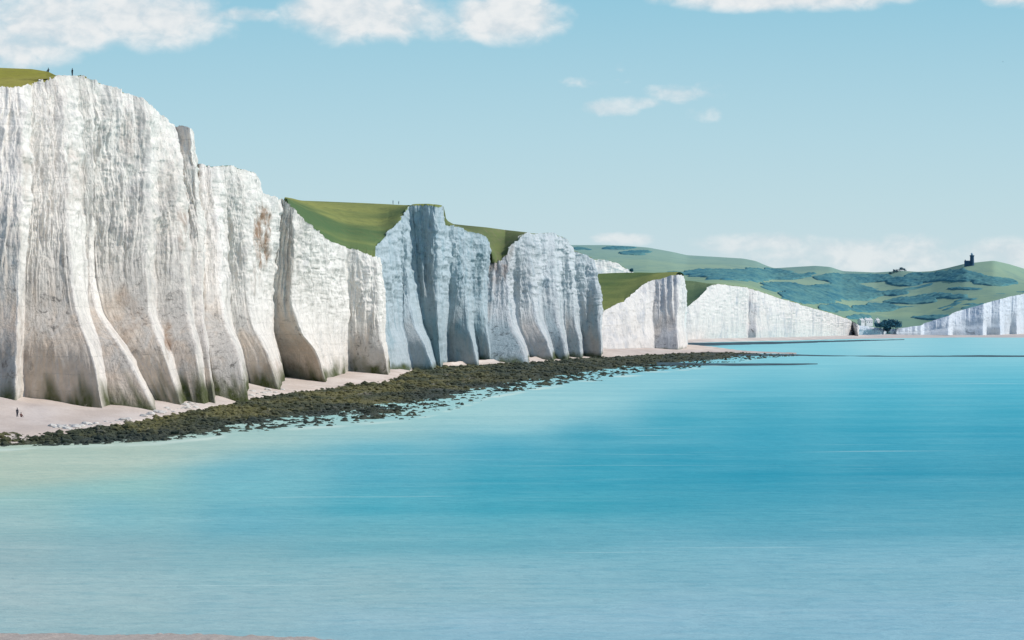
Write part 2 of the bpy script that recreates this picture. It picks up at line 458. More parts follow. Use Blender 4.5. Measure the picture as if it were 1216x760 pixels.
F_COLS = [
 (405,[800,800,800,800],378,[3060,3060,3060,3070]),
 (404.5,[812,812,812,813],367,[3120,3120,3120,3130]),
 (404.3,[828,828,828,828],355,[3170,3170,3170,3185]),
 (404,[840,840,840,840],341,[3220,3220,3220,3235]),
 (403.7,[852,852,852,852],337,[3280,3280,3280,3290]),
 (403,[884,884,884,884],341,[3440,3440,3440,3450]),
 (402.8,[888,888,887,887],341.5,[3490,3490,3490,3490],'G'),
 (402.5,[898,898,898,897],345,[3450,3460,3480,3500]),
 (402,[914,914,914,913],350,[3560,3560,3560,3570]),
 (401,[960,960,960,959],364,[3800,3800,3800,3800]),
 (400,[1006,1006,1005,1005],378,[4010,4010,4010,4010]),
 (400,[1013,1013,1012,1012],382,[4060,4060,4060,4060]),
 (399.5,[1019,1019,1018,1018],385,[4000,4000,4000,4010]),
 (399.3,[1020,1020,1019.5,1019],388,[4300,4300,4300,4300]),
]
cliff('F', F_COLS, .5, 90, M_F, 'long far white cliff sloping down to the right onto a flat beach', amp=1.9, fl=8, rim=.8, seed=52, moss_h=1,
      lowstain=.15)
W_COLS = [
 (330,[690,690,690,690],309,[2620,2620,2620,2622]), (330,[702,702,702,702],307.5,[2640,2640,2640,2642]),
 (330,[722,722,722,722],309,[2670,2670,2670,2672]), (330,[736,736,736,736],314.5,[2690,2690,2690,2692]),
 (331,[748,748,748,748],321.5,[2710,2710,2710,2712]),(332,[756,756,756,756],327,[2730,2730,2730,2732])]
cliff('W', W_COLS, .5, 40, M_F, 'small patch of white chalk showing above the green hill', amp=2., fl=6, rim=.8, seed=62, moss_h=-200, lowstain=0)
H_COLS = [
 (398,[1012,1012,1012,1012],386,[4380,4380,4380,4385]), (397.5,[1030,1030,1030,1030],387.5,[4400,4400,4400,4405]),
 (397.3,[1046,1046,1046,1046],389.5,[4400,4400,4400,4405]), (397.2,[1055,1055,1055,1055],391,[4480,4480,4480,4485]),
 (397,[1064,1064,1064,1064],390,[4400,4400,4400,4410]), (397,[1094,1094,1094,1094],386.5,[4420,4420,4420,4430]),
 (396.8,[1097,1097,1097,1097],384,[4480,4480,4480,4490],'G'), (396.6,[1126,1126,1126,1126],375,[4430,4440,4450,4470]),
 (396.5,[1131,1131,1131,1131],372,[4490,4490,4490,4500]), (396.5,[1146,1146,1146,1146],367,[4610,4610,4610,4610],'G'),
 (396.5,[1167,1167,1167,1167],361,[4480,4490,4500,4520]), (396.5,[1171,1171,1171,1170],360,[4545,4545,4545,4550]),
 (396.5,[1177,1177,1177,1177],358,[4650,4650,4650,4650],'G'), (396.5,[1188,1188,1188,1188],355,[4540,4540,4550,4570]),
 (396.5,[1192,1192,1192,1192],354,[4600,4600,4600,4605]), (396.5,[1200,1200,1200,1200],352,[4700,4700,4700,4700],'G'),
 (396.5,[1207,1207,1207,1207],350.5,[4620,4620,4620,4630]), (396.5,[1212,1212,1212,1212],350,[4710,4710,4710,4720]),
 (396.4,[1245,1245,1245,1245],344,[4850,4850,4850,4850]), (396.4,[1330,1330,1330,1330],338,[5000,5000,5000,5000])]
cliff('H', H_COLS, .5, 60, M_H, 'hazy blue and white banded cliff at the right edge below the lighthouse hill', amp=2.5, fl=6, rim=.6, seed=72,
      moss_h=-200, lowstain=0, stain_shade_amt=1)

co = {k: c['o'] for k, c in CLIFFS.items()}
# turf on top
patch('grass_top', top_line('A', -110, 63), [(-120,78,730),(-20,79.5,720),(0,80.5,715),(38,82,708),(57,85,700),(66,89.3,678)], T_A, co['A'], rough=.5, beyond=300)
brow('grass_top', top_line('A', 62, 200), T_A, co['A'], 90, -.05, lip=0)
brow('grass_top', top_line('B', 238, 303), T_C, co['B'], 90, -.04, lip=.1)
eB = np.concatenate([top_line('B', 340, 446), top_line('C', 445.5, 485)])
patch('grass_top', eB, [(337,237.5,1340),(380,239,1340),(430,241,1320),(462,242.5,1300),(487,244.3,1258)], T_C, co['C'], nu=300, rows=120, rough=1.2, bulge=1.5, beyond=500)
brow('grass_top', top_line('C', 481, 525), T_C, co['C'], 150, -.02, ang=(-.05, 1.), lip=.7)
eD = np.concatenate([top_line('C', 526, 579), top_line('D', 584, 625)])
patch('grass_top', eD, [(525,264.5,1420),(552,267.5,1490),(578,270,1550),(600,273,1600),(627,276,1565)], T_D, co['D'], nu=200, rows=60, rough=1.0, beyond=400)
brow('grass_top', top_line('D', 626, 703), T_D, co['D'], 150, -.02, ang=(-.05, 1.), lip=.1)
patch('grass_top', top_line('E', 690, 805), [(690,326,2420),(730,324,2420),(760,323.5,2400),(790,324.5,2300),(812,326,2190)], T_E, co['E'], nu=200, rows=60, rough=1.0, bulge=2, beyond=200)
patch('grass_top', top_line('F', 800, 852), [(800,332,3720),(825,334,3600),(840,336.5,3470),(854,337,3320)], T_F, co['F'], nu=120, rows=40, rough=1.0, beyond=250)
brow('grass_top', top_line('F', 850, 1018), T_F, co['F'], 120, -.02, ang=(.1, 1.), lip=.6)
brow('grass_top', top_line('W', 690, 760), T_F, co['W'], 100, -.02, ang=(0., 1.))

# ---------------------------------------------------------------- far downs
SKY = [(600,291,7200),(679,291,7200),(719,291,7200),(745,292,7200),(770,294,7100),(798,299,7000),(816,303,7000),(850,305,7000),(883,307,6900),(898,310,6800),(909,315,6700),
       (919,318.5,6600),(944,317,6500),(968,315.6,6400),(986,317,6300),(1001,322,6300),(1040,323.5,6200),(1057,322.5,6100),
       (1071,321.5,6000),(1090,322.8,5900),(1107,322,5800),(1124,318.5,5700),(1145,313.3,5600),(1165,311,5600),(1180,309.5,5600),(1198,313.5,5650),(1216,319,5700),(1260,332,5800),(1320,340,5900),(1400,345,6000)]
NEAR = [(600,345,3900),(700,340,3900),(812,345,3900),(852,341,3900),(883,345,3900),(913,354,4000),(959,368,4150),(1005,382,4350),(1018,387,4420),(1030,388.5,4440),
        (1046,390.5,4440),(1055,392,4520),(1064,391,4440),(1094,387.5,4460),(1100,385,4560),(1126,377,4500),(1131,374,4600),(1146,369,4650),(1167,363,4560),(1177,360,4690),
        (1188,357,4600),(1192,356,4730),(1207,353,4670),(1216,351.5,4820),(1245,346,4890),(1330,340,5050),(1400,339,5100)]
nU, nT = 900, 260
pxs = np.linspace(600, 1400, nU)
def ipl(L, j): return np.interp(pxs, [l[0] for l in L], [l[j] for l in L])
sk = gauss_u(np.stack([ipl(SKY, 1), ipl(SKY, 2)], -1), 2.5); nr = np.stack([ipl(NEAR, 1), gauss_u(ipl(NEAR, 2)[:, None], 45)[:, 0]+60], -1); nr[:, 0] = gauss_u(nr[:, 0:1], 8)[:, 0]
t = np.linspace(0, 1, nT)[None, :]
Yh = nr[:, 1:2]+(sk[:, 1:2]-nr[:, 1:2])*t
e = np.clip(t, 0, 1)**1.05
pyh = nr[:, 0:1]+(sk[:, 0:1]-nr[:, 0:1])*e
Xh = (pxs[:, None]-CX)/F*Yh
zh = H+(HY-pyh)/F*Yh
env = np.sin(np.pi*np.clip(t, 0, 1))**.7
zh = zh+env*(6*fbm(Xh/420, Yh/500, seed=5, oct=4)+10*fbm(Xh/900+4, Yh/700, seed=15, oct=2))
ppx = np.broadcast_to(pxs[:, None], zh.shape); ppy = HY-(zh-H)/Yh*F
WOOD = [(885,327,75,7.5,1),(1000,346,62,10,1),(1012,331,48,6,1),(960,352,40,10,1),(1100,330,28,6.5,1),(1140,328,38,7.5,1),(1180,335,32,6.5,1),(1075,335,25,6,.95),
        (1105,377.5,26,3.0,1),(1040,366,30,5,.75),(1085,357,34,4.5,.7),(1130,352,34,4,.65),(1060,348,20,4,.7),(757,300,22,3.4,.85),(735,295,34,2,.6),(690,296,16,3,.5),(850,322,26,2.5,.7),
        (1020,377,14,2.5,.6),(990,366,20,4.5,.95),(930,341,30,6,.9),(1150,343,26,2.4,.5)]
wood = np.zeros_like(zh)
wx = .8*fbm(Xh/170, Yh/330, seed=61, oct=3)+.75*fbm(Xh/48, Yh/150, seed=64, oct=4)
for (cx, cy, rx_, ry_, am) in WOOD:
    q = ((ppx-cx)/rx_)**2+((ppy-cy)/ry_)**2
    wood = np.maximum(wood, am*sstep(1.25, .55, q+1.0*wx))
scrub = sstep(.12, .55, fbm(Xh/70, Yh/150, seed=71, oct=4))*sstep(1030, 1060, ppx)*sstep(325, 345, ppy)*.55
wood = np.maximum(wood, scrub)
far = np.clip((Yh-3900)/3300, 0, 1)  # weight of the painted distance haze
gold = np.clip(.5+.8*fbm(Xh/300, Yh/420, seed=81, oct=3), 0, 1)
V = np.stack([Xh, Yh, zh], -1)
ext = []
for r in range(1, 6):
    e2 = V[:, -1].copy(); e2[:, 1] += 300*r; e2[:, 0] *= e2[:, 1]/V[:, -1, 1]; e2[:, 2] -= 2.0*r*r*3
    ext.append(e2[:, None])
Vx = np.concatenate([V]+ext, 1)
pad = lambda a: np.concatenate([a]+[a[:, -1:]]*5, 1)
m, g, b = new_mat('downs', .95, .05)
a = g.sep(g.attr('look')); p = g.pos()
n2 = g.noise(g.scale(p, (.02, .008, .02)), 1, 6, .65)
gr = g.mix(a[1], (.20, .315, .205), (.31, .41, .225))
gr = g.mix(g.mr(n2, .45, .7, 0, .6), gr, (.13, .23, .19))
gr = g.mix(g.m('MULTIPLY', a[2], .6), gr, (.24, .40, .40))  # blue distance haze painted into the grass colour
wd = g.mix(g.mr(g.noise(g.scale(p, (.03, .01, .05)), 1, 6, .75), .38, .62), (.055, .185, .225), (.12, .27, .26))
g.put(b.inputs['Base Color'], g.mix(g.mr(a[0], .25, .6), gr, wd))
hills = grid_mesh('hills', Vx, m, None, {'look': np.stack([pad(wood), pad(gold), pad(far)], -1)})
tag(hills, 'rolling green downs with dark wooded slopes on the far skyline', 'hills', kind='structure')
# woodland canopy on the downs
mw, g, b = new_mat('woodland', .95, .02); p = g.pos()
nn = g.noise(g.scale(p, (.022, .007, .05)), 1, 7, .75)
g.put(b.inputs['Base Color'], g.mix(g.mr(nn, .35, .65), (.055, .185, .23), (.125, .28, .265)))  # teal distance haze baked into the canopy colours
bump_z = np.abs(fbm(Xh/14, Yh/40, seed=91, oct=3))*6+fbm(Xh/6, Yh/18, seed=93, oct=2)*1.5
zc = zh+np.where(wood > .3, sstep(.3, .6, wood)*(1.5+.4*bump_z), -1.5)
fm = (wood[:-1, :-1]+wood[1:, 1:]+wood[1:, :-1]+wood[:-1, 1:])/4 > .30
wl = grid_mesh('woodland', np.stack([Xh, Yh, zc], -1), mw, None, None, mask=fm)
tag(wl, 'dark blue green woods covering the slopes of the far downs', 'woodland', kind='stuff')

# ---------------------------------------------------------------- beach and reef (profiles run from the cliff foot to low water)
ST = [ # px, foot(py,z), top of reef(py,z), low water(py,z)
 (-160,462,7.5,520,1.7,539),(-80,465,7,518,1.7,536),(0,473,5.6,514.5,1.6,533.5),(30,477,4.6,513,1.6,533),(60,482,4.0,511.5,1.5,532.5),(100,486.5,2.9,508,1.5,531),(150,482,2.9,501,1.5,528.5),(190,480,2.7,494,1.5,526),
 (230,474,2.6,487,1.5,522),(265,471,2.6,480,1.5,518),(300,462,2.7,474,1.5,513.5),(340,456,2.6,466,1.5,510.5),(385,450,2.6,460.5,1.4,507),(430,446,2.6,456.5,1.4,503.5),(462,442,2.6,453,1.3,500.5),
 (490,436.5,2.5,437.6,2.2,499),(520,434,2.5,434.8,2.2,492),(550,432,2.5,433.2,2.2,483),(585,430,2.4,431.6,2.0,472),(625,428,2.4,429.8,2.0,464),(660,424.5,2.4,427.5,1.6,458),(700,420,2.3,424,1.5,452),
 (725,417,2.6,424,1.1,448),(760,415.5,2.6,421.5,1.1,444),(800,413.5,2.4,420,1.0,439.5),(830,413.5,2.0,418,.9,436.5),(860,416.2,1.1,418.2,.7,433),(878,418.4,.25,418.9,.25,430),(900,419.6,-.1,420,.0,427),(930,420.8,-.3,421.2,-.3,424.5),(950,421.4,-.4,421.8,-.4,423)]
def strip(px_list, j):
    return np.interp(px_list, [s[0] for s in ST], [s[j] for s in ST])
px_u = np.arange(-160, 950, 1.25)
def shore(i):  # world points of line i
    if i == 0: py, z = strip(px_u, 1), strip(px_u, 2)
    elif i == 1: py, z = strip(px_u, 3), strip(px_u, 4)
    else: py = strip(px_u, 5); z = np.full(len(px_u), -.35)
    Y = (H-z)*F/(py-HY); return np.stack([(px_u-CX)/F*Y, Y, z], -1)
L0, L1, L2 = [gauss_u(shore(i), 6) for i in range(3)]
def loft(A_, B_, n, t0=0., t1=1.):
    tt = np.linspace(t0, t1, n)[None, :, None]; return A_[:, None]*(1-tt)+B_[:, None]*tt
Vb = loft(L0, L1, 60, -.9, 1.15)
tb = np.linspace(-.9, 1.15, 60)[None, :]
Vb[..., 2] -= np.clip(tb-1., 0, 1)*6
Vb[..., 2] = np.where(tb < 0, L0[:, None, 2]-tb*1.2, Vb[..., 2])+.28*fbm(Vb[..., 0]/9, Vb[..., 1]/14, seed=4, oct=4)
m_beach, g, b = new_mat('shingle_beach', .95, .1); p = g.pos()
n1 = g.noise(g.scale(p, (.12, .035, .1)), 1, 4, .55); n2 = g.noise(p, 1.3, 6, .75)
c = g.mix(g.mr(n1, .35, .65), (.56, .47, .40), (.66, .575, .505))
c = g.mix(g.mr(n2, .5, .72, 0, .55), c, (.36, .30, .26)); c = g.mix(g.mr(n2, .28, .42, .7, 0), c, (.72, .68, .62))
g.put(b.inputs['Base Color'], c)
bp = g.n('ShaderNodeBump'); bp.inputs['Strength'].default_value = .5; bp.inputs['Distance'].default_value = .3
g.put(bp.inputs['Height'], n2); g.put(b.inputs['Normal'], bp.outputs[0])
tag(grid_mesh('beach', Vb, m_beach), 'pale pinkish shingle beach along the foot of the white cliffs', 'beach', kind='structure')
# far beaches
def flat_beach(pts, z0, z1, label, mat):
    """pts: px, py back, py front"""
    px = np.arange(pts[0][0], pts[-1][0], 1.5); b_ = np.interp(px, [q[0] for q in pts], [q[1] for q in pts]); f_ = np.interp(px, [q[0] for q in pts], [q[2] for q in pts])
    Yb = (H-z0)*F/(b_-HY); Yf = (H-z1)*F/(f_-HY)
    A_ = np.stack([(px-CX)/F*Yb, Yb, np.full(len(px), z0)], -1); B_ = np.stack([(px-CX)/F*Yf, Yf, np.full(len(px), z1)], -1)
    V_ = loft(A_, B_, 14); V_[..., 2] += .25*fbm(V_[..., 0]/20, V_[..., 1]/40, seed=8, oct=3)
    o = grid_mesh('beach', V_, mat); tag(o, label, 'beach', kind='structure'); return o
m_fb = plain('far_shingle', (.56, .50, .45), .95, .12, .03)
flat_beach([(795,402.5,408),(850,402,406.5),(950,400,404.3),(1020,398,402.5),(1070,396.5,402),(1095,396,401.5),(1120,396,401)], 3.4, -.2, 'thin pale beach below the long far cliff', m_fb)
flat_beach([(1085,396,401.6),(1150,395.5,401),(1216,395.5,401.3),(1330,395.5,401.5)], 3.6, -.2, 'thin pale beach below the banded cliff at the right edge', m_fb)

# reef bed
Vr = loft(L1, L2, 150, -.10, 1.12)
tr = np.linspace(-.10, 1.12, 150)[None, :]
rx, ry = Vr[..., 0], Vr[..., 1]
und = fbm(rx/10+2, ry/26, seed=21, oct=4); det = fbm(rx/1.1, ry/2.6, seed=24, oct=4, gain=.65)
zr = Vr[..., 2]*.9+.42*und+.42*det*sstep(-.1, .12, tr)
zr = zr-sstep(.45, 1., tr)*(.45-.75*und)
Vr[..., 2] = np.where(tr < .0, zr-.35, zr)
m_reef, g, b = new_mat('weedy_reef', .85, .2); p = g.pos()
a = g.sep(g.attr('look'))
n1 = g.noise(g.scale(p, (.06, .02, .1)), 1, 4, .55); n2 = g.noise(g.scale(p, (.8, .5, .8)), 1, 6, .75)
c = g.mix(g.mr(n1, .40, .62), (.06, .07, .038), (.15, .14, .055))
c = g.mix(g.mr(n2, .5, .68, 0, .7), c, (.018, .025, .022)); c = g.mix(g.mr(n2, .28, .40, .6, 0), c, (.19, .18, .09))
pch = g.noise(g.scale(p, (.16, .05, .2)), 1, 5, .65, .5); c = g.mix(g.mr(pch, .58, .70, 0, .6), c, (.26, .23, .13)); c = g.mix(g.mr(pch, .30, .40, .45, 0), c, (.36, .33, .27))
c = g.mix(g.m('MULTIPLY', a[0], .7), c, (.034, .05, .046))
g.put(b.inputs['Base Color'], c)
bp = g.n('ShaderNodeBump'); bp.inputs['Strength'].default_value = .9; bp.inputs['Distance'].default_value = .6
g.put(bp.inputs['Height'], n2); g.put(b.inputs['Normal'], bp.outputs[0])
wet = sstep(.45, .85, tr+.25*und)
wet = np.maximum(wet, .75*sstep(480, 640, CX+rx/ry*F))
reef = grid_mesh('reef', Vr, m_reef, None, {'look': np.stack([wet, wet, wet], -1)})
tag(reef, 'dark weed covered rock reef between the shingle and the sea', 'reef', kind='structure')
# weed covered rocks lying on the reef: too many to count
ico = bpy.data.meshes.new('t'); import bmesh
bm = bmesh.new(); bmesh.ops.create_icosphere(bm, subdivisions=1, radius=1); bm.to_mesh(ico)
iv = np.array([v.co[:] for v in ico.vertices]); iff = np.array([f.vertices[:] for f in ico.polygons])
bpy.data.meshes.remove(ico)
def rock_cloud(n, sampler, seed):
    rg = np.random.default_rng(seed); vs = []; fs = []; at_ = []
    for k in range(n):
        (x, y, z, r, w_) = sampler(rg)
        sc = r*np.array([1, 1.1, .62])*rg.uniform(.75, 1.25, 3)
        a_ = rg.uniform(0, 6.28); c_, s_ = math.cos(a_), math.sin(a_)
        q = iv*(1+rg.uniform(-.28, .28, (len(iv), 1)))*sc
        q = np.stack([q[:, 0]*c_-q[:, 1]*s_+x, q[:, 0]*s_+q[:, 1]*c_+y, q[:, 2]+z], -1)
        vs.append(q); fs.append(iff+len(iv)*k); at_.append(np.full((len(iv), 3), w_))
    return np.concatenate(vs), np.concatenate(fs), np.concatenate(at_)
wts = np.linalg.norm(L2-L1, axis=1)*np.linalg.norm(np.gradient(L1, axis=0), axis=1)
wts = np.sqrt(wts)/L1[:, 1]; wts = wts/wts.sum()
def samp(rg):
    i = rg.choice(len(px_u), p=wts); tt = rg.uniform(-.03, .98)
    if rg.random() < .05: tt = rg.uniform(.9, 1.03)
    P_ = L1[i]*(1-tt)+L2[i]*tt
    j = int(np.clip((tt+.10)/1.22*149, 0, 149)); zz = Vr[i, j, 2]
    r = (.13+.75*rg.random()**4)*(1 if P_[1] < 900 else 1.5)
    if zz < .25: r *= .9
    return (P_[0]+rg.normal()*.3, P_[1]+rg.normal()*.8, max(zz, -.15)+r*.12, r, wet[i, j])
vs, fs, as_ = rock_cloud(14000, samp, 5)
ro = raw_mesh('reef_rocks', vs, fs, m_reef, None, {'look': as_}, smooth=False)
tag(ro, 'scattered dark seaweed covered rocks strewn over the reef', 'rocks', kind='stuff')
# low reef ledges running out to the right
def ledge(pts, label, z=.35, seed=1):
    """pts: px, py centre, half height in py"""
    px = np.arange(pts[0][0], pts[-1][0], 1.0); cy = np.interp(px, [q[0] for q in pts], [q[1] for q in pts]); hh = np.interp(px, [q[0] for q in pts], [q[2] for q in pts])
    f_ = cy+hh; bk = cy-hh
    Yf, Yb = (H)*F/(f_-HY), (H-.3)*F/(bk-HY)
    A_ = np.stack([(px-CX)/F*Yb, Yb, np.full(len(px), z)], -1); B_ = np.stack([(px-CX)/F*Yf, Yf, np.full(len(px), z)], -1)
    V_ = loft(A_, B_, 26); tt = np.linspace(0, 1, 26)[None, :]
    V_[..., 2] = -.35+(z+.5)*np.sin(np.pi*tt)**.6+.5*fbm(V_[..., 0]/28, V_[..., 1]/60, seed=seed, oct=5)
    o = grid_mesh('reef', V_, m_ledge, None); tag(o, label, 'reef', kind='structure'); return o
m_ledge = plain('wet_ledge', (.045, .085, .095), .7, .4, .08)
ledge([(800,409,2.3),(850,408.5,2.1),(900,407.6,1.7),(960,406,1.3),(1010,404.8,.9),(1045,404,.5),(1075,403.4,.2)], 'dark reef strip in front of the long far cliff', .5, 3)
ledge([(835,421.5,1.6),(900,421.4,1.3),(960,422,1.1),(1040,422.6,1.0),(1130,422.8,.95),(1216,423,.95),(1330,423.2,.9)], 'long thin dark reef line crossing the water to the right edge', .3, 4)
ledge([(780,432.5,3.2),(840,432.6,2.5),(900,432.4,1.9),(945,432.3,1.4),(972,432.2,.4)], 'short dark reef tongue pointing right into the sea', .35, 5)

# ---------------------------------------------------------------- sea
def lin(c):
    c = np.asarray(c, float)/255.0; return np.where(c <= .04045, c/12.92, ((c+.055)/1.055)**2.4)
SEA = [(-60,545,178,190,178),(0,540,182,194,180),(0,560,158,190,182),(0,585,150,190,188),(0,620,152,184,188),(0,660,154,178,184),(0,710,156,180,186),(0,745,156,184,192),(-60,650,156,182,186),
 (150,537,178,194,184),(150,560,146,190,190),(150,575,156,196,192),(150,610,122,180,192),(150,660,140,177,187),(150,720,150,182,190),
 (300,522,165,194,192),(300,540,120,180,194),(300,560,104,174,192),(300,575,118,184,198),(300,620,96,170,190),(300,670,128,176,188),(300,730,142,180,194),
 (450,510,165,196,198),(450,530,98,174,194),(450,560,80,165,188),(450,600,72,165,186),(450,640,100,170,186),(450,700,138,178,190),(450,745,140,182,202),
 (600,490,165,196,205),(600,508,130,190,204),(600,530,70,162,188),(600,570,58,158,182),(600,605,62,160,182),(600,640,92,168,186),(600,700,132,178,194),(600,750,142,184,208),
 (700,470,155,196,208),(700,490,132,188,204),(700,515,62,160,186),(700,560,48,156,182),(700,600,58,158,180),(700,640,94,166,186),(700,700,120,176,196),(700,750,136,182,206),
 (780,455,138,194,210),(800,475,100,178,200),(800,500,56,160,186),(800,550,44,152,180),(800,600,62,156,180),(800,660,100,168,190),(800,740,132,180,206),
 (900,440,116,188,208),(900,460,104,182,204),(900,485,62,162,188),(900,520,50,156,184),(900,560,42,150,178),(900,610,72,158,182),(900,680,106,170,194),(900,740,126,178,204),
 (1050,412,165,208,220),(1050,430,140,200,216),(1050,445,104,186,208),(1050,465,80,176,202),(1050,490,62,164,190),(1050,520,52,156,184),(1050,560,52,150,178),(1050,610,82,160,184),(1050,680,110,172,196),(1050,740,126,178,206),
 (1200,408,160,206,220),(1200,428,138,200,216),(1200,445,100,184,206),(1200,465,78,174,200),(1200,490,66,164,190),(1200,520,58,156,184),(1200,560,62,152,178),(1200,610,88,162,184),(1200,680,114,172,196),(1200,740,128,178,206),
 (930,416,150,204,218),(880,426,134,198,214),(960,428,136,200,216)]
sa = np.array(SEA, float); sc_ = lin(sa[:, 2:])
th = np.concatenate([np.linspace(-80, -12, 40), np.linspace(-11.9, 11.9, 420), np.linspace(12, 80, 40)])
th = np.radians(th)
rr = np.concatenate([np.linspace(20, 150, 8), 1/np.linspace(1/155., 1/6000., 420), np.array([7000, 9000, 12000, 18000, 30000, 60000.])])
TH, RR = np.meshgrid(th, rr, indexing='ij')
Xs, Ys = RR*np.tan(np.clip(TH, -1.2, 1.2)), RR
wx_ = 30*fbm(Xs/90, Ys/120, seed=51, oct=3)
qx = CX+Xs/np.maximum(Ys, 1)*F+wx_*np.clip(300/Ys, .2, 1)
qy = HY+H*F/np.maximum(Ys, 1)
qy = qy+5*fbm(Xs/55+9, Ys/70, seed=55, oct=3)*np.clip(400/Ys, .1, 1.2)
qx_c, qy_c = np.clip(qx, -80, 1300), np.clip(qy, 405, 770)
num = np.zeros(Xs.shape+(3,)); den = np.zeros(Xs.shape)
for i in range(len(sa)):
    d2 = ((qx_c-sa[i, 0])/2.6)**2+(qy_c-sa[i, 1])**2
    w_ = 1/(d2+260)**1.8
    num += w_[..., None]*sc_[i]; den += w_
sea_c = num/den[..., None]
BD = np.array([(-80,600),(0,592),(150,568),(300,540),(420,523),(520,513),(600,512),(660,503),(720,488),(800,466),(900,449),(1000,440)], float)
MK = np.array([(-80,192,196,178),(150,186,195,182),(300,172,196,193),(450,163,197,201),(650,158,199,209),(800,140,196,212),(1000,136,198,214)], float)
mk = lin(np.stack([np.interp(qx, MK[:, 0], MK[:, k]) for k in (1, 2, 3)], -1))
pb = np.interp(qx, BD[:, 0], BD[:, 1]); fade = sstep(pb+12, pb-18, qy)*(1-sstep(820, 1000, qx))*.8
sea_c = sea_c*(1-fade[..., None])+mk*fade[..., None]
gy = (.36*sstep(585, 720, qy)+.16*sstep(560, 0, qx))[..., None]
sea_c = sea_c*(1-gy)+gy*np.array([.37, .465, .51])
rx_q = CX+Xs/np.maximum(Ys, 1)*F; ry_q = HY+H*F/np.maximum(Ys, 1)
lowl = np.interp(rx_q, [q[0] for q in ST], [q[5] for q in ST])
fo = sstep(2.6, .3, np.abs(ry_q-lowl-.2-1.2*fbm(Xs/14, Ys/20, seed=58, oct=3)))*sstep(-.15, .35, fbm(Xs/9, Ys/22, seed=57, oct=3))*.55*((rx_q > -160) & (rx_q < 900))
sea_c = sea_c*(1-fo[..., None])+fo[..., None]*np.array([.72, .76, .74])
Vs = np.stack([Xs, Ys, np.zeros_like(Xs)], -1)
m_sea = bpy.data.materials.new('sea'); m_sea.use_nodes = True; nt = m_sea.node_tree; nt.nodes.clear(); g = G(nt)
out = g.n('ShaderNodeOutputMaterial'); p = g.pos()
ca = g.attr('tint')
s1 = g.noise(g.scale(p, (.012, .03, 0)), 1, 5, .6, .3)      # long wind streaks
s2 = g.noise(g.scale(p, (.30, .55, 0)), 1, 5, .65, .2)       # ripples
s3 = g.noise(g.scale(p, (.05, .11, 0)), 1, 4, .6, .4)
dark = g.mix(1., ca, (.86, .92, .94), 'MULTIPLY'); light = g.mix(.045, ca, (.75, .82, .85))
c = g.mix(g.mr(s1, .3, .7), dark, light)
c = g.mix(g.mr(s2, .46, .66, 0, .5), c, g.mix(1., ca, (.62, .80, .86), 'MULTIPLY'))
c = g.mix(g.mr(s3, .52, .70, 0, .4), c, g.mix(.10, ca, (.75, .82, .85)))
s5 = g.noise(g.scale(p, (.07, .42, 0)), 1, 4, .6, .6); c = g.mix(g.mr(s5, .50, .66, 0, .28), c, g.mix(1., ca, (.66, .82, .87), 'MULTIPLY'))  # wave shading painted in as darker lines, then pale streaks
s4 = g.noise(g.scale(p, (.010, .09, 0)), 1, 6, .6, .5); c = g.mix(g.mr(s4, .63, .72, 0, .35), c, (.62, .74, .78))
df = g.n('ShaderNodeBsdfDiffuse'); g.put(df.inputs['Color'], g.mix(1., c, (1.13, 1.14, .97), 'MULTIPLY'))
gl = g.n('ShaderNodeBsdfGlossy'); gl.inputs['Roughness'].default_value = .28; gl.inputs['Color'].default_value = (.9, .95, 1, 1)
bp = g.n('ShaderNodeBump'); bp.inputs['Strength'].default_value = .6; bp.inputs['Distance'].default_value = .5
g.put(bp.inputs['Height'], g.m('ADD', s2, g.m('MULTIPLY', s3, .8)))
g.put(gl.inputs['Normal'], bp.outputs[0]); g.put(df.inputs['Normal'], bp.outputs[0])
mx = g.n('ShaderNodeMixShader'); mx.inputs[0].default_value = .035
g.put(mx.inputs[1], df.outputs[0]); g.put(mx.inputs[2], gl.outputs[0]); g.put(out.inputs[0], mx.outputs[0])
tag(grid_mesh('sea', Vs, m_sea, None, {'tint': sea_c}), 'calm turquoise sea turning milky towards the shore', 'sea', kind='structure')
# long low foam lines drifting on the water
m_foam = plain('foam', (.62, .74, .76), .9, .1, .2)
# near shingle at the foot of the viewpoint
NB = [(-700,738),(-260,744),(-80,747),(0,749),(60,748.5),(130,750),(210,749),(290,750.5),(360,752.5),(400,756),(450,764),(520,775)]
px = np.arange(-700, 520, 2.0); fe = np.interp(px, [q[0] for q in NB], [q[1] for q in NB])+1.0*fbm(px/18, px*0, seed=3, oct=3)
Ye = H*F/(fe-HY)
rows = []
for k in range(40):
    q = k/39.; Yk = Ye+1.2-q*q*130; zk = -.25+4*np.tanh(.02*(Ye+1.2-Yk))
    rows.append(np.stack([(px-CX)/F*Ye, Yk, zk+0*px+.10*fbm(px/12, Yk/1.2, seed=6, oct=4)], -1))
m_nb, g, b = new_mat('near_shingle', .9, .25); p = g.pos()
n2 = g.noise(g.scale(p, (3, 3, 3)), 1, 5, .8)
c = g.mix(g.mr(n2, .35, .6), (.29, .235, .19), (.50, .43, .37)); c = g.mix(g.mr(n2, .6, .7), c, (.80, .77, .74))
g.put(b.inputs['Base Color'], c)
bp = g.n('ShaderNodeBump'); bp.inputs['Strength'].default_value = .25; bp.inputs['Distance'].default_value = .04
g.put(bp.inputs['Height'], n2); g.put(b.inputs['Normal'], bp.outputs[0])
tag(grid_mesh('beach', np.stack(rows, 1), m_nb, None, None, flip=True), 'strip of brown shingle at the near edge of the water', 'beach', kind='structure')

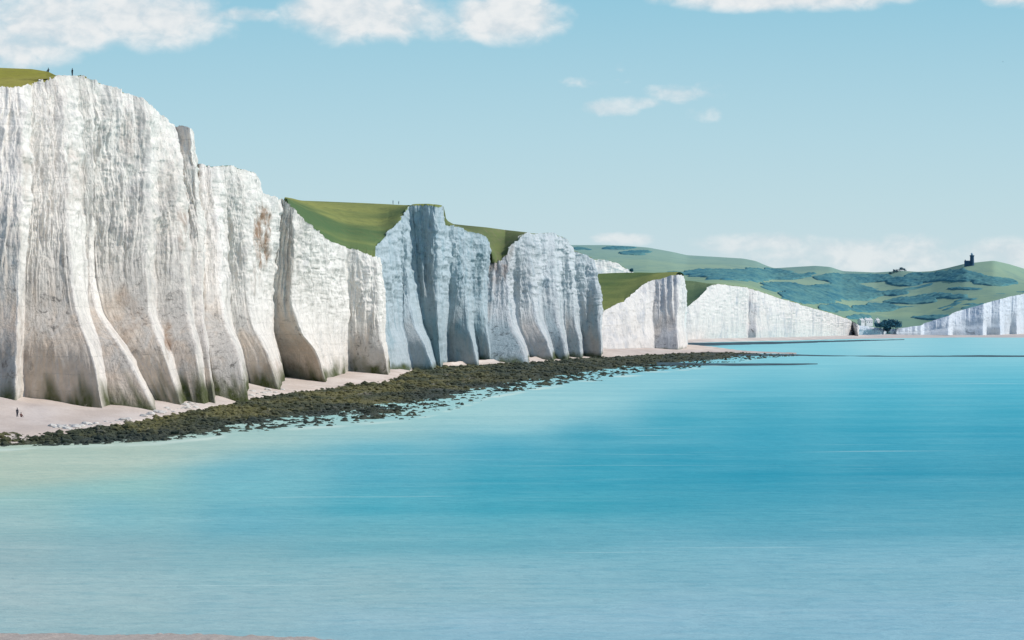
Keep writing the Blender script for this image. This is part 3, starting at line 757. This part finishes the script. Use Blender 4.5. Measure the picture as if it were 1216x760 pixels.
# ---------------------------------------------------------------- chalk boulders at the cliff foot
m_bld = plain('chalk_boulder', (.60, .57, .52), .95, .2, .8, .05)
proto = []
for k in range(6):
    rg = np.random.default_rng(100+k); bm = bmesh.new(); bmesh.ops.create_icosphere(bm, subdivisions=2, radius=1)
    for vtx in bm.verts:
        q = vtx.co; nrm_ = float(vnoise(q.x*1.3+k*7, q.y*1.3, q.z*1.3, seed=k))+.5*float(vnoise(q.x*3+k, q.y*3, q.z*3, seed=k+9))
        vtx.co = q*(1+.28*nrm_); vtx.co.z *= .68
    me = bpy.data.meshes.new('chalk_boulder'); bm.to_mesh(me); me.materials.append(m_bld); proto.append(me)
BL = [(62,506),(66,508),(69,505),(73,508),(77,506),(80,509),(85,505),(90,507),(96,506),(103,504),(108,505),(114,503),(119,505),(126,501),(132,502),(139,500),(146,499),(152,498),
      (186,489),(191,490),(196,489),(201,487),(206,489),(211,486),(216,485),(219,481),(223,482),(226,479),(229,481),(233,480),(236,477),(239,479),(243,476),(198,485),(221,485),(232,484),(171,494),(178,492),
      (298,470),(306,468),(313,467),(320,466),(327,466),(335,463),(300,465),(318,463)]
rg = np.random.default_rng(77)
def shore_z(px, py):
    f_, zf_, r_, zr_ = [np.interp(px, [s[0] for s in ST], [s[j] for s in ST]) for j in (1, 2, 3, 4)]
    tt = np.clip((py-f_)/(r_-f_), 0, 1); return zf_*(1-tt)+zr_*tt
for i, (px_, py_) in enumerate(BL):
    zz = float(shore_z(px_, py_)); o = bpy.data.objects.new('chalk_boulder', proto[i % 6]); COL.objects.link(o)
    o.location = at(px_, py_, dist(py_, zz)); r = rg.uniform(.28, .8)
    o.scale = (r*1.3, r*1.2, r); o.rotation_euler = (0, 0, rg.uniform(0, 6))
    g_ = 'pale chalk boulders on the shingle at the cliff foot'
    if px_ < 160: lb = 'pale chalk boulder on the shingle beside the reef under the tallest cliff'
    elif px_ < 250: lb = 'pale chalk boulder in the rubble heap between two buttress feet'
    else: lb = 'pale chalk boulder by the foot of the second cliff'
    tag(o, lb, 'boulder', g_+(' left' if px_ < 160 else ' heap' if px_ < 250 else ' second cliff'))

# ---------------------------------------------------------------- people
m_dark = plain('dark_clothes', (.03, .035, .05), .9); m_skin = plain('skin', (.45, .28, .2), .6)
m_jkt = plain('blue_jacket', (.05, .09, .16), .9); m_red = plain('brown_jacket', (.14, .06, .05), .9); m_hair = plain('hair', (.03, .02, .015), .8)
def person(loc, rz, jacket, label, pose='stand', hgt=1.72, group=None):
    J = {'pel': (0,0,.93), 'wst': (0,0,1.10), 'chs': (0,-.01,1.32), 'nck': (0,0,1.48), 'hd0': (0,.0,1.56), 'hd1': (0,.01,1.70)}
    for sd, sg in (('l', -1), ('r', 1)):
        J.update({'hp'+sd: (sg*.10,0,.90), 'kn'+sd: (sg*.11,.03 if sg > 0 else -.02,.49), 'an'+sd: (sg*.12,-.05 if sg > 0 else .02,.08), 'to'+sd: (sg*.13,.12 if sg < 0 else .06,.03),
                  'sh'+sd: (sg*.19,0,1.41), 'el'+sd: (sg*.26,-.02,1.13), 'wr'+sd: (sg*.25,.08,.90), 'ha'+sd: (sg*.24,.12,.80)})
    if pose == 'sit':
        for k in ('pel','wst','chs','nck','hd0','hd1','shl','shr','ell','elr','wrl','wrr','hal','har'):
            x, y, z = J[k]; J[k] = (x, y, z-.78)
        for sd, sg in (('l', -1), ('r', 1)):
            J['hp'+sd] = (sg*.10,0,.13); J['kn'+sd] = (sg*.14,.36,.42); J['an'+sd] = (sg*.13,.62,.08); J['to'+sd] = (sg*.13,.76,.06)
            J['wr'+sd] = (sg*.16,.30,.40); J['ha'+sd] = (sg*.12,.37,.42); J['el'+sd] = (sg*.26,.08,.38)
    ks = list(J); ed = [('pel','wst'),('wst','chs'),('chs','nck'),('nck','hd0'),('hd0','hd1')]
    for sd in 'lr': ed += [('pel','hp'+sd),('hp'+sd,'kn'+sd),('kn'+sd,'an'+sd),('an'+sd,'to'+sd),('chs','sh'+sd),('sh'+sd,'el'+sd),('el'+sd,'wr'+sd),('wr'+sd,'ha'+sd)]
    rad = {'pel': .15,'wst': .14,'chs': .165,'nck': .062,'hd0': .085,'hd1': .095,'hp': .095,'kn': .06,'an': .042,'to': .035,'sh': .07,'el': .046,'wr': .034,'ha': .04}
    me = bpy.data.meshes.new('person'); s_ = hgt/1.80
    me.from_pydata([tuple(c*s_ for c in J[k]) for k in ks], [(ks.index(a_), ks.index(b_)) for a_, b_ in ed], [])
    o = link('person', me, m_dark if jacket is None else jacket)
    sk_ = o.modifiers.new('skin', 'SKIN'); lay = me.skin_vertices[0] if me.skin_vertices else None
    if lay is None:
        bpy.context.view_layer.objects.active = o; lay = me.skin_vertices[0]
    for i, k in enumerate(ks):
        r_ = rad.get(k, rad.get(k[:-1], .05))*s_; lay.data[i].radius = (r_, r_); lay.data[i].use_root = (k == 'pel')
    o.modifiers.new('sub', 'SUBSURF').levels = 1; o.modifiers['sub'].render_levels = 1
    mb = MB(); hx, hy, hz = [c*s_ for c in J['hd1']]
    mb.lathe([(.01,-.02),(.098*s_,.0),(.10*s_,.05*s_),(.07*s_,.10*s_),(.01,.125*s_)], 12, (hx, hy-.012, hz)); mb.build('hair', m_hair, o)
    if pose == 'stand':
        mb = MB()
        for sd in 'lr':
            mb.tube([[c*s_ for c in J[k+sd]] for k in ('hp', 'kn', 'an')], [.108*s_, .075*s_, .062*s_], 10)
        mb.build('trousers', m_dark, o)
    o.location = loc; o.rotation_euler = (0, 0, rz); tag(o, label, 'person', group); return o
def top_at(key, px):
    c = CLIFFS[key]; i = int(np.argmin(np.abs(c['px']-px))); return c['top'][i]
q = top_at('A', 86); person((q[0]-.1, q[1]+.6, q[2]-.05), 2.4, m_dark, 'lone dark figure standing on the very edge of the tallest cliff top')
q = at(57.5, 85.6, 698); person(q, .8, m_dark, 'small dark figure sitting on the grass at the top of the tallest cliff', 'sit')
for k, (px_, h_, lb) in enumerate(((466.7, 1.8, 'left taller walker of the pair on the grassy skyline above the grey headland'), (473.5, 1.5, 'right shorter walker of the pair on the grassy skyline above the grey headland'))):
    q = at(px_, 242.7+.12*k, 1292); person(q, 1.2+k, m_jkt, lb, hgt=h_, group='walkers on the skyline')
for (px_, py_, jk, h_, ps, lb) in ((20.5, 495.2, m_dark, 1.65, 'stand', 'dark figure standing on the shingle beach below the tall cliff'), (25, 495.6, m_red, 1.6, 'sit', 'figure sitting on the shingle beach beside a standing one')):
    zz = float(shore_z(px_, py_)); q = at(px_, py_, dist(py_, zz)); person((q[0], q[1], zz), -2.4, jk, lb, ps, hgt=h_, group='people on the beach')

# ---------------------------------------------------------------- gull
m_gull = plain('gull_feathers', (.45, .48, .5), .8)
bd = MB(); bd.tube([(0,-.28,0),(0,-.18,.01),(0,0,.02),(0,.14,.03),(0,.21,.05),(0,.26,.05)], [.02,.06,.085,.06,.045,.012], 10)
gu = bd.build('gull', m_gull); tag(gu, 'small gull gliding high in the sky at right', 'bird')
for sg in (-1, 1):
    w_ = MB(); q = [(0,.08,.05),(sg*.30,.13,.17),(sg*.70,.0,.12),(sg*.42,-.05,.13),(sg*.30,-.06,.15),(0,-.10,.05)]
    w_.add(q+[(a_, b_, c_-.02) for a_, b_, c_ in q], [(0,1,2,3,4,5),(11,10,9,8,7,6)]+[(i, (i+1) % 6, 6+(i+1) % 6, 6+i) for i in range(6)]); w_.build('wing', m_gull, gu)
tl = MB(); tl.add([(-.03,-.26,.0),(.03,-.26,0),(.07,-.42,.0),(-.07,-.42,0),(-.03,-.26,-.015),(.03,-.26,-.015),(.07,-.42,-.012),(-.07,-.42,-.012)], [(0,1,2,3),(7,6,5,4),(0,4,5,1),(1,5,6,2),(2,6,7,3),(3,7,4,0)]); tl.build('tail', m_gull, gu)
gu.location = at(1191, 73.5, 1400); gu.rotation_euler = (.1, .25, 1.1)

# ---------------------------------------------------------------- lighthouse on the far hill
m_st = plain('granite_haze', (.045, .105, .175), .9, .15, .2); m_gl = plain('lantern_glass', (.45, .55, .62), .3, .05); m_wd = plain('dark_window', (.02, .05, .09), .3)
m_rf = plain('slate_haze', (.05, .09, .14), .8)
def hill_z(px, Y):
    i = int(np.argmin(np.abs(pxs-px))); j = int(np.argmin(np.abs(Yh[i]-Y))); return zh[i, j]
lp = at(1151.5, 313.5, 5560); lz = hill_z(1151.5, 5560)-1.0
LH = empty('lighthouse', (lp[0], lp[1], lz)); tag(LH, 'dark stone lighthouse tower with attached square house on the far hilltop', 'lighthouse')
mb = MB(); mb.lathe([(4.4,-2),(4.25,0),(3.7,9),(3.5,17.5),(4.1,18.2),(4.2,19),(3.6,19.05)], 28, (4.2, 0, 0)); tw = mb.build('tower', m_st, LH)
for zz in (5, 10, 14.5):
    mb = MB(); mb.box(3.6, 4.8, -4.15, -3.4, zz, zz+1.8); mb.build('window', m_wd, tw)
mb = MB(); mb.lathe([(4.25,18.9),(4.3,19.0),(4.3,20.0),(4.2,20.0),(4.2,19.1)], 28, (4.2, 0, 0)); mb.build('gallery_rail', m_st, LH)
mb = MB(); mb.lathe([(2.2,19.05),(2.2,22.4)], 16, (4.2, 0, 0)); mb.build('lantern', m_gl, LH)
mb = MB(); mb.lathe([(2.5,22.4),(2.45,22.6),(1.8,23.6),(.6,24.3),(.25,24.5),(.12,25.8)], 16, (4.2, 0, 0)); mb.build('dome', m_gl, LH)
mb = MB(); mb.box(-9, .6, -5, 5, -2, 9.2); mb.box(-9.3, .5, -5.3, -4.6, 9.2, 10.3); mb.box(-9.3, .5, 4.6, 5.3, 9.2, 10.3); mb.box(-9.3, -8.6, -4.6, 4.6, 9.2, 10.3); hs = mb.build('house', m_st, LH)
mb = MB(); mb.box(-8.4, -6.9, 1, 3, 9.2, 12.0); mb.build('chimney', m_st, hs)
for xx in (-7.4, -4.4, -1.8):
    for zz in (1.4, 5.4):
        mb = MB(); mb.box(xx, xx+1.2, -5.12, -4.9, zz, zz+2); mb.build('window', m_wd, hs)

# ---------------------------------------------------------------- houses and trees in the gap
m_wh = plain('white_render', (.80, .80, .78), .9, .04); m_roof = plain('pale_roof', (.60, .61, .61), .8, .08)
def cottage(px, py, Y, w, d_, h_, label, rz, chim):
    q = at(px, py, Y); r0 = empty('cottage', q, rz); tag(r0, label, 'house', 'white houses above the gap')
    mb = MB(); mb.box(-w/2, w/2, -d_/2, d_/2, -4, h_)
    mb.add([(-w/2,-d_/2,h_),(-w/2,d_/2,h_),(-w/2,0,h_+d_*.35),(w/2,-d_/2,h_),(w/2,d_/2,h_),(w/2,0,h_+d_*.35)], [(0,2,1),(3,4,5)]); wl_ = mb.build('wall', m_wh, r0)
    mb = MB(); e_ = .4; top = h_+d_*.35+.25
    for sg in (-1, 1):
        mb.add([(-w/2-e_, sg*(d_/2+e_), h_-.1),(w/2+e_, sg*(d_/2+e_), h_-.1),(w/2+e_, 0, top),(-w/2-e_, 0, top),(-w/2-e_, sg*(d_/2+e_), h_+.15),(w/2+e_, sg*(d_/2+e_), h_+.15),(w/2+e_, 0, top+.25),(-w/2-e_, 0, top+.25)],
               [(0,1,2,3),(7,6,5,4),(0,4,5,1),(1,5,6,2),(3,2,6,7),(0,3,7,4)])
    rf = mb.build('roof', m_roof, r0)
    for cx_ in chim:
        mb = MB(); mb.box(cx_-.5, cx_+.5, -.5, .5, top-.8, top+1.6); mb.build('chimney', m_wh, rf)
    nw = max(2, int(w/4))
    for k in range(nw):
        x_ = -w/2+(k+.5)*w/nw
        mb = MB(); mb.box(x_-.6, x_+.6, -d_/2-.06, -d_/2+.1, 1.0, 2.5); mb.build('window', m_wd, wl_)
    return r0
cottage(1022.5, 383.8, 4445, 7.5, 7, 3.6, 'small white gabled house leftmost above the gap', .75, [2])
cottage(1030.5, 384.0, 4455, 12.5, 8, 4.2, 'long white house in the middle of the row above the gap', .6, [-4, 4])
cottage(1041.5, 383.8, 4470, 6.0, 6, 4.0, 'white house just left of the dark trees at the gap', .7, [1])
m_tree = plain('tree_leaves_haze', (.05, .17, .23), .9, .3, .12); m_trunk = plain('tree_trunk', (.05, .06, .07), .9)  # leaf colour has the blue distance haze mixed in
def tree(loc, h_, w_, label, group, seed, nl=700, leaf=None, mat=None):
    rg = np.random.default_rng(seed); r0 = empty('tree', loc); tag(r0, label, 'tree', group)
    mb = MB(); lean = rg.normal(0, .05, 2)*h_
    mb.tube([(0,0,-1.5),(0,0,0),(lean[0]*.4,lean[1]*.4,h_*.3),(lean[0],lean[1],h_*.62)], [h_*.035,h_*.03,h_*.022,h_*.012], 8)
    for k in range(5):
        a_ = rg.uniform(0, 6.28); mb.tube([(lean[0]*.4,lean[1]*.4,h_*.3),(math.cos(a_)*w_*.22,math.sin(a_)*w_*.22,h_*.5),(math.cos(a_)*w_*.36,math.sin(a_)*w_*.36,h_*.66)], [h_*.014,h_*.009,h_*.005], 6)
    mb.build('trunk', m_trunk, r0)
    vs = []; fs = []; leaf = leaf or h_*.07
    cl = [(rg.normal(0, .2)*w_, rg.normal(0, .2)*w_, h_*rg.uniform(.38, .85), w_*rg.uniform(.16, .28)) for _ in range(14)]
    for k in range(nl):
        c_ = cl[rg.integers(len(cl))]; d_ = rg.normal(size=3); d_ /= np.linalg.norm(d_); d_ *= rg.uniform(.5, 1)**.5
        ce = np.array([c_[0]+d_[0]*c_[3], c_[1]+d_[1]*c_[3], min(c_[2]+d_[2]*c_[3]*.8, h_)])
        u = rg.normal(size=3); u /= np.linalg.norm(u); w2 = np.cross(u, rg.normal(size=3)); w2 /= np.linalg.norm(w2)
        s_ = leaf*rg.uniform(.5, 1.2); vs += [ce-u*s_-w2*s_*.6, ce+u*s_-w2*s_*.6, ce+u*s_+w2*s_*.6, ce-u*s_+w2*s_*.6]; fs.append([4*k, 4*k+1, 4*k+2, 4*k+3])
    raw_mesh('crown', np.array(vs), np.array(fs), mat or m_tree, r0, None, smooth=False)
    return r0
for i, (px_, py_, h_, w_, lb) in enumerate(((1045,391,11,13,'dark tree leftmost of the clump beside the white houses'),(1049.5,391.5,14,14,'tall dark tree second from left in the clump at the gap'),
        (1055,392,16,15,'tallest dark tree in the middle of the clump at the gap'),(1060.5,391.5,15,15,'tall dark tree second from right in the clump at the gap'),(1066,391,11,12,'lower dark tree rightmost of the clump at the gap'),
        (1054,396,15,12,'low dark tree at the beach end of the gap'))):
    tree(at(px_, py_, 4395+i*6), h_, w_, lb, 'dark trees at the gap', 200+i)
q = at(750, 324.3, 2395); tree((q[0], q[1], q[2]-.4), 4.5, 4.6, 'lone low bush on the green brow in the middle distance', None, 301, 300)
q = at(803, 326.2, 2200); tree((q[0], q[1], q[2]-.4), 2.5, 4.0, 'low bush near the white point of the middle distance cliff', None, 302, 200)
for i, px_ in enumerate((1057.5, 1062, 1066, 1070, 1074)):
    tree((at(px_, 0, 6000)[0], 6000, hill_z(px_, 6000)-1.5), 7+2*(i % 2), 9, 'dark tree in the short row on the far skyline', 'row of dark trees on the far skyline', 310+i, 250)

# ---------------------------------------------------------------- light and sky
sd = bpy.data.lights.new('sun', 'SUN'); sd.energy = 3.25; sd.angle = R(.5); sd.color = (1, .94, .86)
so = bpy.data.objects.new('sun', sd); COL.objects.link(so)
from mathutils import Vector
sv_ = Vector((math.sin(SUN_AZ)*math.cos(SUN_EL), math.cos(SUN_AZ)*math.cos(SUN_EL), math.sin(SUN_EL)))
so.rotation_euler = sv_.to_track_quat('Z', 'Y').to_euler()
W = bpy.data.worlds.new('World'); S.world = W; W.use_nodes = True; nt = W.node_tree; nt.nodes.clear(); g = G(nt)
wo = g.n('ShaderNodeOutputWorld')
sky = g.n('ShaderNodeTexSky', sky_type='NISHITA'); sky.sun_disc = False; sky.sun_elevation = SUN_EL; sky.sun_rotation = SUN_AZ; sky.air_density = 1.0; sky.dust_density = .6; sky.ozone_density = 1.5
bg1 = g.n('ShaderNodeBackground'); bg1.inputs[1].default_value = .15; g.put(bg1.inputs[0], sky.outputs[0])
tc = g.n('ShaderNodeTexCoord').outputs['Generated']
xyz = g.n('ShaderNodeSeparateXYZ'); g.put(xyz.inputs[0], tc)
azd = g.m('MULTIPLY', g.m('ARCTAN2', xyz.outputs[0], xyz.outputs[1]), 180/math.pi)
eld = g.m('MULTIPLY', g.m('ARCSINE', xyz.outputs[2]), 180/math.pi)
# low sky: milky blue near the horizon, clearer blue above
rmp = g.n('ShaderNodeValToRGB'); cr = rmp.color_ramp
stops = [(0, (204,222,227)), (1.0, (200,220,226)), (2.2, (190,218,226)), (3.4, (179,214,226)), (4.6, (166,208,224)), (6.0, (148,200,221)), (12, (105,170,208))]
cr.elements[0].position = 0; cr.elements[0].color = tuple(lin(stops[0][1]))+(1,)
cr.elements[1].position = 1; cr.elements[1].color = tuple(lin(stops[-1][1]))+(1,)
for e_, c_ in stops[1:-1]:
    el = cr.elements.new(e_/12); el.color = tuple(lin(c_))+(1,)
g.put(rmp.inputs[0], g.m('DIVIDE', eld, 12.0))
cv = g.n('ShaderNodeCombineXYZ'); g.put(cv.inputs[0], azd); g.put(cv.inputs[1], g.m('MULTIPLY', eld, 1.5)); cvec = cv.outputs[0]
n1 = g.noise(cvec, .85, 6, .55, .4); n2 = g.noise(cvec, 2.4, 5, .55, .3)
nz = g.m('ADD', g.m('MULTIPLY', g.m('SUBTRACT', n1, .5), 1.9), g.m('MULTIPLY', g.m('SUBTRACT', n2, .5), .8))
def deg(px, py): return math.degrees(math.atan((px-CX)/F)), math.degrees(math.atan((HY-py)/F))
CL = [(60,28,95,45,1.0),(175,22,105,38,1.0),(20,60,80,30,.8),(285,18,50,10,.55),(410,14,80,38,1.1),(470,20,70,30,1.0),(600,18,78,36,1.05),(520,30,60,20,.6),
      (935,-4,165,20,1.1),(1215,-6,62,20,1.0),(-120,20,120,50,1.),(1400,-10,150,30,1.)]
soft = [(724,128,40,15,1.),(755,122,40,10,.7),(812,112,58,14,.8),(842,104,26,10,.7),(742,80,22,20,.55),(700,98,30,8,.35),(838,133,22,12,.4)]
lowc = [(738,284,42,9,.95),(865,292,60,14,.7),(925,288,55,14,.85),(1000,300,80,20,.85),(1085,296,60,18,.8),(1190,300,70,20,.9),(1050,308,260,22,.8),(1300,295,90,24,.9)]
def blobs(L, ry_flat=1.0):
    cur = None
    for (px_, py_, rx_, ry_, amt) in L:
        a0, e0 = deg(px_, py_); ra, re = rx_/F*57.3, ry_/F*57.3
        dx = g.m('DIVIDE', g.m('SUBTRACT', azd, a0), ra); dy = g.m('DIVIDE', g.m('SUBTRACT', eld, e0), re)
        v_ = g.m('MULTIPLY', g.m('SUBTRACT', 1.0, g.m('ADD', g.m('MULTIPLY', dx, dx), g.m('MULTIPLY', dy, dy))), amt)
        v_ = g.m('MAXIMUM', v_, -1.0)
        cur = v_ if cur is None else g.m('MAXIMUM', cur, v_)
    return cur
d1 = g.mr(g.m('ADD', blobs(CL), nz), -.28, .95, 0, .93)
d2 = g.mr(g.m('ADD', blobs(soft), g.m('MULTIPLY', nz, 1.3)), .1, 1.0, 0, .6)
d3 = g.mr(g.m('ADD', blobs(lowc), g.m('MULTIPLY', nz, 1.1)), -.1, 1.0, 0, .62)
dens = g.m('MAXIMUM', d1, g.m('MAXIMUM', d2, d3))
shade = g.mr(g.m('ADD', g.m('MULTIPLY', n2, .7), g.m('MULTIPLY', n1, .5)), .42, .75)
ccol = g.mix(shade, tuple(lin((212,221,227))), tuple(lin((240,241,241))))
skc = g.mix(dens, rmp.outputs[0], ccol)
bg2 = g.n('ShaderNodeBackground'); bg2.inputs[1].default_value = 1.0; g.put(bg2.inputs[0], skc)
ms = g.n('ShaderNodeMixShader'); g.put(ms.inputs[0], g.mr(eld, 8., 18., 1., 0.)); g.put(ms.inputs[1], bg1.outputs[0]); g.put(ms.inputs[2], bg2.outputs[0])
g.put(wo.inputs[0], ms.outputs[0])

# ---------------------------------------------------------------- camera
cd = bpy.data.cameras.new('camera'); cd.sensor_width = 36; cd.lens = 36*F/1216; cd.shift_y = 3/1216; cd.clip_start = 1; cd.clip_end = 100000
cam = bpy.data.objects.new('camera', cd); COL.objects.link(cam); cam.location = (0, 0, H); cam.rotation_euler = (R(90), 0, 0); S.camera = cam
S.view_settings.view_transform = 'Standard'; S.view_settings.look = 'None'; S.view_settings.exposure = 0; S.view_settings.gamma = 1
S.cycles.max_bounces = 5; S.cycles.diffuse_bounces = 3; S.cycles.use_denoising = True
